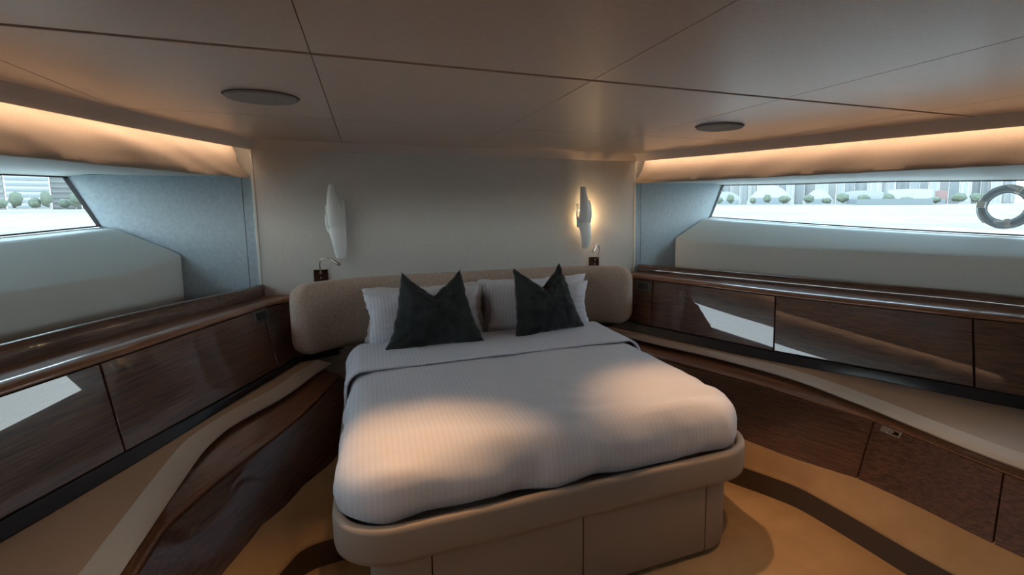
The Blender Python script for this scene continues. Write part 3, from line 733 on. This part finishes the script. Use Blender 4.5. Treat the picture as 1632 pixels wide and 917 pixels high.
# headboard: upholstered band that wraps forward at both ends
def headboard():
    path = []
    half = [(0, 8.80), (.8, 8.80), (1.4, 8.79), (1.8, 8.76), (2.1, 8.69), (2.35, 8.58), (2.55, 8.44), (2.70, 8.30), (2.78, 8.2)]
    full = [(-x, y) for x, y in reversed(half[1:])]+half
    pts = []
    for i in range(len(full)-1):
        for t in (0, .25, .5, .75):
            p0, p1, p2, p3 = [Vector((*full[min(max(i+k, 0), len(full)-1)], 0)) for k in (-1, 0, 1, 2)]
            pts.append(.5*((2*p1)+(p2-p0)*t+(2*p0-5*p1+4*p2-p3)*t*t+(3*p1-p0-3*p2+p3)*t**3))
    pts.append(Vector((*full[-1], 0)))
    L = [0]
    for a, b in zip(pts, pts[1:]): L.append(L[-1]+(b-a).length)
    T = L[-1]; secs = []
    # extra stations close to the ends
    st = sorted(set([0, .012, .035, .07, .11, .16, .21, .27]+[T-v for v in (0, .012, .035, .07, .11, .16, .21, .27)]+[.27+(T-.54)*i/60 for i in range(61)]))
    for d in st:
        i = max(0, min(len(L)-2, next((k for k in range(len(L)-1) if L[k+1] >= d), len(L)-2)))
        f = (d-L[i])/(L[i+1]-L[i]); p = pts[i].lerp(pts[i+1], f); t = (pts[i+1]-pts[i]).normalized()
        nn = Vector((-t.y, t.x, 0))
        e = min(d, T-d); R_ = .27
        k = math.sqrt(max(0, 1-(1-min(e, R_)/R_)**2)); kt = math.sqrt(max(0.0, 1-(1-min(e, .11)/.11)**2))
        zt = -1.135+.03*math.exp(-(abs(p.x)-2.1)**2/.2)*0 ; zb = -2.22+.06*math.exp(-(p.x/1.8)**4)
        zc = (zt+zb)/2; hh = (zt-zb)/2-R_*(1-k); tt = .14*max(kt, .06)
        row = []
        for q in range(28):
            a = 2*math.pi*q/28; c, s_ = math.cos(a), math.sin(a)
            ex = 2/6.0
            dx = math.copysign(abs(c)**(2/2.6), c)*tt; dz = math.copysign(abs(s_)**(2/9.0), s_)*hh
            row.append(P(p.x+nn.x*dx, p.y+nn.y*dx, zc+dz))
        secs.append(row)
    return loft_bm(secs)
tag(link('headboard', headboard(), M['headboard'], smooth=80), 'curved beige boucle headboard wrapping round behind the white pillows', 'headboard')

# ------------------------------------------------------------------ wall lights
def shell(x0, z0, zl, xl, xr, bulge, out_, mat, parent, name='porcelain_leaf', th=.018):
    """thin curved leaf: outline given by left/right edges at heights, bowed away from the wall"""
    A, B = Curve(list(zip(zl, xl))), Curve(list(zip(zl, xr))); n = 12; secs = []
    za, zb = min(zl), max(zl)
    for j in range(17):
        z = za+(zb-za)*j/16; a, b = A(z), B(z); row = []
        vb = 1-.5*abs(2*(z-za)/(zb-za)-1)**2
        fr_ = []; bk_ = []
        for i in range(n+1):
            t = i/n; u = 2*t-1; x = a+(b-a)*t; d = out_*vb+bulge*math.sqrt(max(0, 1-u*u*.96))
            fr_.append(P(x0+x, WALL_Y-.03-d, z0+z)); bk_.append(P(x0+x*.97, WALL_Y-.03-d+th, z0+z))
        secs.append(fr_+bk_[::-1])
    return link(name, loft_bm(secs), mat, parent, smooth=50)
def sconce(x, label, lit):
    root = tag(empty('wall_sconce', P(x, WALL_Y, -.24)), label, 'wall lamp', 'white leaf wall lamps')
    m_ = M['porcelain']
    shell(x, 0, [-.33, -.15, .08, .22, .35], [-.115, -.125, -.12, -.105, -.08], [.125, .11, .06, .03, .025], .06, .15, m_, root)
    shell(x, 0, [-.33, -.30, -.1, .06, .095], [.00, .00, .0, .01, .02], [.145, .143, .135, .13, .12], .05, .125, m_, root)
    shell(x, 0, [-.83, -.80, -.6, -.4, -.28], [-.03, -.04, -.075, -.115, -.13], [.085, .11, .13, .135, .13], .05, .10, m_, root)
    shell(x, 0, [-.42, -.36, -.2, -.13], [-.13, -.155, -.165, -.16], [-.02, -.02, -.02, -.02], .03, .08, m_, root)
    shell(x, 0, [-.15, -.08, .0, .03], [-.145, -.15, -.15, -.14], [-.03, -.03, -.03, -.03], .03, .06, m_, root)
    link('backplate', box_bm(x-.045, x+.045, WALL_Y-.02, WALL_Y+.005, -.40, -.05), m_, root, bevel=.002)
    b = tube_bm([P(x, WALL_Y-.075, -.32), P(x, WALL_Y-.075, -.30), P(x, WALL_Y-.075, -.12), P(x, WALL_Y-.075, -.10)], [.004, .009, .009, .004], 12)
    link('bulb', b, M['bulb'] if lit else M['porcelain'], root)
    return root
sconce(-2.18, 'unlit white overlapping-leaf wall lamp above the left side of the headboard', False)
sc = sconce(2.15, 'lit white overlapping-leaf wall lamp glowing warm on the right of the bulkhead', True)
pl = bpy.data.lights.new('sconce_glow', 'POINT'); pl.energy = 7; pl.color = (1, .60, .28); pl.shadow_soft_size = .012
po = bpy.data.objects.new('sconce_glow', pl); COL.objects.link(po); po.location = P(2.15, WALL_Y-.10, -.20)

def reading_light(x, flip, label):
    root = tag(empty('reading_light', P(x, WALL_Y, -1.1)), label, 'reading lamp')
    link('switch_plate', box_bm(x-.105, x+.105, WALL_Y-.025, WALL_Y+.005, -1.205, -1.015), M['bronze'], root, bevel=.002)
    link('swivel', tube_bm([P(x, WALL_Y-.02, -1.06), P(x, WALL_Y-.07, -1.06)], .010, 14), M['chrome'], root)
    link('switch_knob', tube_bm([P(x, WALL_Y-.02, -1.145), P(x, WALL_Y-.055, -1.145)], [.008, .0065], 14), M['chrome'], root)
    if flip > 0: pts = [(0, -.06, -1.06), (0, -.08, -.98), (.0, -.10, -.90), (.03, -.12, -.84), (.09, -.14, -.815), (.15, -.155, -.825), (.20, -.17, -.86)]; hd = [(.18, -.165, -.845), (.24, -.185, -.89), (.305, -.20, -.935)]
    else: pts = [(.06, -.04, -1.03), (.075, -.06, -.95), (.085, -.08, -.86), (.06, -.10, -.79), (.02, -.12, -.765), (-.02, -.14, -.775), (-.05, -.16, -.81)]; hd = [(-.03, -.15, -.79), (-.07, -.18, -.84), (-.115, -.21, -.89)]
    sm = []
    L = [Vector(p) for p in pts]
    for i in range(len(L)-1):
        for t in (0, .33, .66):
            p0, p1, p2, p3 = L[max(i-1, 0)], L[i], L[i+1], L[min(i+2, len(L)-1)]
            sm.append(.5*((2*p1)+(p2-p0)*t+(2*p0-5*p1+4*p2-p3)*t*t+(3*p1-p0-3*p2+p3)*t**3))
    sm.append(L[-1])
    link('gooseneck', tube_bm([P(x+p.x, WALL_Y+p.y, p.z) for p in sm], .0052, 10), M['chrome'], root, smooth=80)
    link('lamp_head', tube_bm([P(x+a, WALL_Y+b, c) for a, b, c in hd], [.009, .0125, .0135], 16), M['chrome'], root, smooth=60)
reading_light(-2.46, 1, 'chrome gooseneck reading lamp on a bronze plate, left below the unlit wall lamp')
reading_light(2.40, -1, 'chrome gooseneck reading lamp on a bronze plate, right below the lit wall lamp')

# ------------------------------------------------------------------ ceiling speakers
def disc(x, y, r, z0, z1, n=40, bm=None):
    return loft_bm([[P(x+rr*math.cos(2*math.pi*k/n), y+rr*math.sin(2*math.pi*k/n), z) for k in range(n)] for rr, z in ((r, z0), (r, z1+.008), (r-.012, z1), (r*.5, z1), (.01, z1))], bm=bm)
for x, lab in ((-2.57, 'round grey flush ceiling speaker above the left side cabinet'), (2.53, 'round grey flush ceiling speaker above the right side cabinet')):
    root = tag(empty('ceiling_speaker', P(x, 5.48, 1.0)), lab, 'speaker', 'round ceiling speakers')
    link('shadow_ring', disc(x, 5.48, .31, .9995, .996), M['black'], root)
    link('grille', disc(x, 5.48, .292, .999, .972), M['speaker'], root, smooth=30)
    link('tweeter_dot', disc(x+.12, 5.38, .012, .973, .969, 12), M['black'], root)

# ------------------------------------------------------------------ outside: sea, shores and buildings
WATER = 1.6425-1.9
m, n, l, b = nt('sea_water')
b.inputs['Roughness'].default_value = .6; b.inputs['Specular IOR Level'].default_value = .0
h = noise_n(n, l, mapping(n, l, (.35, .35, .35)), 1, 8, .65); h2 = noise_n(n, l, mapping(n, l, (.03, .03, .03)), 1, 6, .7)
l.new(mixcol(n, l, mathn(n, l, 'ADD', mathn(n, l, 'MULTIPLY', h, .5), mathn(n, l, 'MULTIPLY', h2, .5)), (.18, .18, .17), (.29, .275, .25), .40, .56), b.inputs['Base Color'])  # sky reflection and ripple tones painted into a matt grey colour
bump(n, l, b, h, 1.0, .35)
bm = bmesh.new(); bmesh.ops.create_grid(bm, x_segments=2, y_segments=2, size=4000)
for v in bm.verts: v.co.z = WATER
sea = tag(link('sea', bm, m, fix=False), 'pale choppy sea stretching to the shore outside both windows', 'sea', kind='stuff')
CAM = P(-1.75, 0, 0)
def polar(az, d, z=0): 
    a = math.radians(az); return Vector((CAM.x+d*math.sin(a), CAM.y+d*math.cos(a), WATER+z))
def slab_bm(az0, az1, d, depth, h, z0=0, n=1, bm=None):
    secs = []
    for i in range(n+1):
        az = az0+(az1-az0)*i/n
        secs.append([polar(az, d, z0), polar(az, d+depth, z0), polar(az, d+depth, z0+h), polar(az, d, z0+h)])
    return loft_bm(secs, bm=bm)
def pale(name, c, rough=.8): return base(name, tuple((v*.7+.27)*.36*w_ for v, w_ in zip(c, (1.06, 1, .95))), rough, spec=.05)  # haze painted into the colours: mixed towards white, then dimmed
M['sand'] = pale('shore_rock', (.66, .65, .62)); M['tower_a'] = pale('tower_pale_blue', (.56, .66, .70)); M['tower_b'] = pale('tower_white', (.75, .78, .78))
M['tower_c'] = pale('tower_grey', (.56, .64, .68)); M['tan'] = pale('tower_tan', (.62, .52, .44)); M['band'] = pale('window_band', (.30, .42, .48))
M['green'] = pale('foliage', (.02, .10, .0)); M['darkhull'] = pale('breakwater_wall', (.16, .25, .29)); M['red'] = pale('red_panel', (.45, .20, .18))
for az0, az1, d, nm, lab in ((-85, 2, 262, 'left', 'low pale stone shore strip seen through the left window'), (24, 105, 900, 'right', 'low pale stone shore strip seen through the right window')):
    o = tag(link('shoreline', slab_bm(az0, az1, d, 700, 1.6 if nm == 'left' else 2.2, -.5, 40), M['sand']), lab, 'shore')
def building(name, az0, az1, d, depth, h, mat, label, bands=0, vband=0, bmat='band', group=None, z0=1.1):
    root = tag(empty(name, polar((az0+az1)/2, d+depth/2, z0)), label, 'building', group)
    link('wall', slab_bm(az0, az1, d, depth, h, z0), M[mat], root)
    for i in range(bands):
        z = z0+h*(i+.35)/bands
        link('window_band', slab_bm(az0+(az1-az0)*.02, az1-(az1-az0)*.02, d-.4, .5, h/bands*.42, z), M[bmat], root)
    for i in range(vband):
        a = az0+(az1-az0)*(i+.3)/vband
        link('window_column', slab_bm(a, a+(az1-az0)/vband*.42, d-.8, 1.2, h*.92, z0+h*.03), M[bmat], root)
    link('roof', slab_bm(az0+(az1-az0)*.3, az1-(az1-az0)*.3, d+depth*.3, depth*.4, h*.06, z0+h), M[mat], root)
    return root
# left shore
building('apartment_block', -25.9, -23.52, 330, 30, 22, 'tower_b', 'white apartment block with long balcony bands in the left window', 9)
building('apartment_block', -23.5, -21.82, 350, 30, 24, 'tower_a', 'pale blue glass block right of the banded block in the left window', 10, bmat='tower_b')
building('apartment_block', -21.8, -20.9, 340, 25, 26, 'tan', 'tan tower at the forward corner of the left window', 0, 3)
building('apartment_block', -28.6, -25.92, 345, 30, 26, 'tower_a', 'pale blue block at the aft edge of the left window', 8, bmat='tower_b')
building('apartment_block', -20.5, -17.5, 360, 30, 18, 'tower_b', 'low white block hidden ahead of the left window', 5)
def tree(az, d, r, h, seed, label):
    g0 = 1.12 if az < 0 else 1.72
    root = tag(empty('shore_tree', polar(az, d, g0)), label, 'tree', 'trees along the far shore')
    c = polar(az, d, g0+h*.72); bm = bmesh.new(); bmesh.ops.create_icosphere(bm, subdivisions=3, radius=1)
    for v in bm.verts:
        k = 1+.35*noise.noise(v.co*2.2+Vector((seed, 0, 0))); v.co = Vector((v.co.x*r*k, v.co.y*r*k, v.co.z*h*.5*k))+c
    link('crown', bm, M['green'], root, smooth=180)
    link('trunk', tube_bm([polar(az, d, g0), polar(az, d, g0+h*.4)], r*.08, 6), M['tan'], root)
rnd = random.Random(4)
ORD = ['foremost', 'second', 'third', 'fourth', 'fifth', 'sixth', 'seventh', 'eighth', 'ninth', 'tenth', 'eleventh', 'twelfth', 'thirteenth', 'fourteenth', 'fifteenth',
       'sixteenth', 'seventeenth', 'eighteenth', 'nineteenth', 'twentieth', 'twenty-first', 'twenty-second', 'twenty-third', 'twenty-fourth', 'twenty-fifth', 'twenty-sixth', 'twenty-seventh', 'twenty-eighth', 'twenty-ninth', 'thirtieth']
for i in range(7):
    az = -26.1+i*.8+rnd.uniform(-.15, .15); tree(az, 300+rnd.uniform(-8, 8), rnd.uniform(1.5, 2.0), rnd.uniform(3, 6.5), i*3.1, 'pale green tree on the left window shore, %s from the left' % ('first' if i == 0 else ORD[i]))
# right shore: skyline of hazy towers behind low white halls
az = 36.9; i = 0
mats = ['tower_b', 'tower_a', 'tower_c', 'tower_a', 'tower_b']
TC = dict(tower_b='white', tower_a='pale blue', tower_c='grey')
while az < 66 and i < 30:
    w = rnd.uniform(.6, 1.15); hh = rnd.uniform(60, 85); mt = mats[(i*3+1) % 5]
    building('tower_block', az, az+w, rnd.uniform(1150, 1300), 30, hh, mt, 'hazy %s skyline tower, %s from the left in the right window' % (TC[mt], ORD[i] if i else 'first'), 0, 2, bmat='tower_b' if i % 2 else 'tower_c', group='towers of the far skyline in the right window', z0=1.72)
    az += w+.004; i += 1
def hall(az0, az1, d, h, mat, label, arch=0, z0=1.72, cat='building'):
    root = tag(empty('waterfront_hall', polar((az0+az1)/2, d, z0)), label, cat)
    n_ = 16; secs = []
    for k in range(n_+1):
        t = k/n_; a = az0+(az1-az0)*t; hk = h*(1-arch*abs(2*t-1)**2)
        secs.append([polar(a, d, z0), polar(a, d+60, z0), polar(a, d+60, z0+hk), polar(a, d, z0+hk)])
    link('roof_shell', loft_bm(secs), M[mat], root, smooth=60)
    link('glazed_front', slab_bm(az0+(az1-az0)*.12, az1-(az1-az0)*.12, d-2, 2.5, h*.35, z0), M['band'], root)
    return root
hall(41.0, 45.6, 960, 34, 'tower_b', 'white domed hall at the forward end of the right shore', .85)
hall(46.4, 49.2, 980, 26, 'tower_b', 'second smaller white domed hall on the right shore', .8)
hall(50.0, 53.4, 950, 22, 'tower_c', 'grey waterfront hall with flat roof left of the pale one', .15)
hall(53.8, 57.2, 950, 23, 'tower_b', 'long pale flat-roofed hall behind the dark wall on the right shore', .05)
hall(57.4, 58.3, 955, 20, 'red', 'small dark red building beside the long pale hall', .05)
hall(37.4, 40.4, 980, 24, 'tower_c', 'grey low building beside the forward corner of the right window', .5)
tag(link('harbour_wall', slab_bm(51.2, 57.3, 880, 16, 9.2, .0, 8), M['darkhull']), 'long dark blue-grey harbour wall at the waterline in the right window', 'wall')
for i in range(14):
    a = 37.9+i*1.75+rnd.uniform(-.3, .3); tree(a, 925+rnd.uniform(-8, 8), rnd.uniform(5, 9), rnd.uniform(8, 15), i*2.3, 'small hazy green tree on the right window shore, %s from the left' % ('first' if i == 0 else ORD[i]))
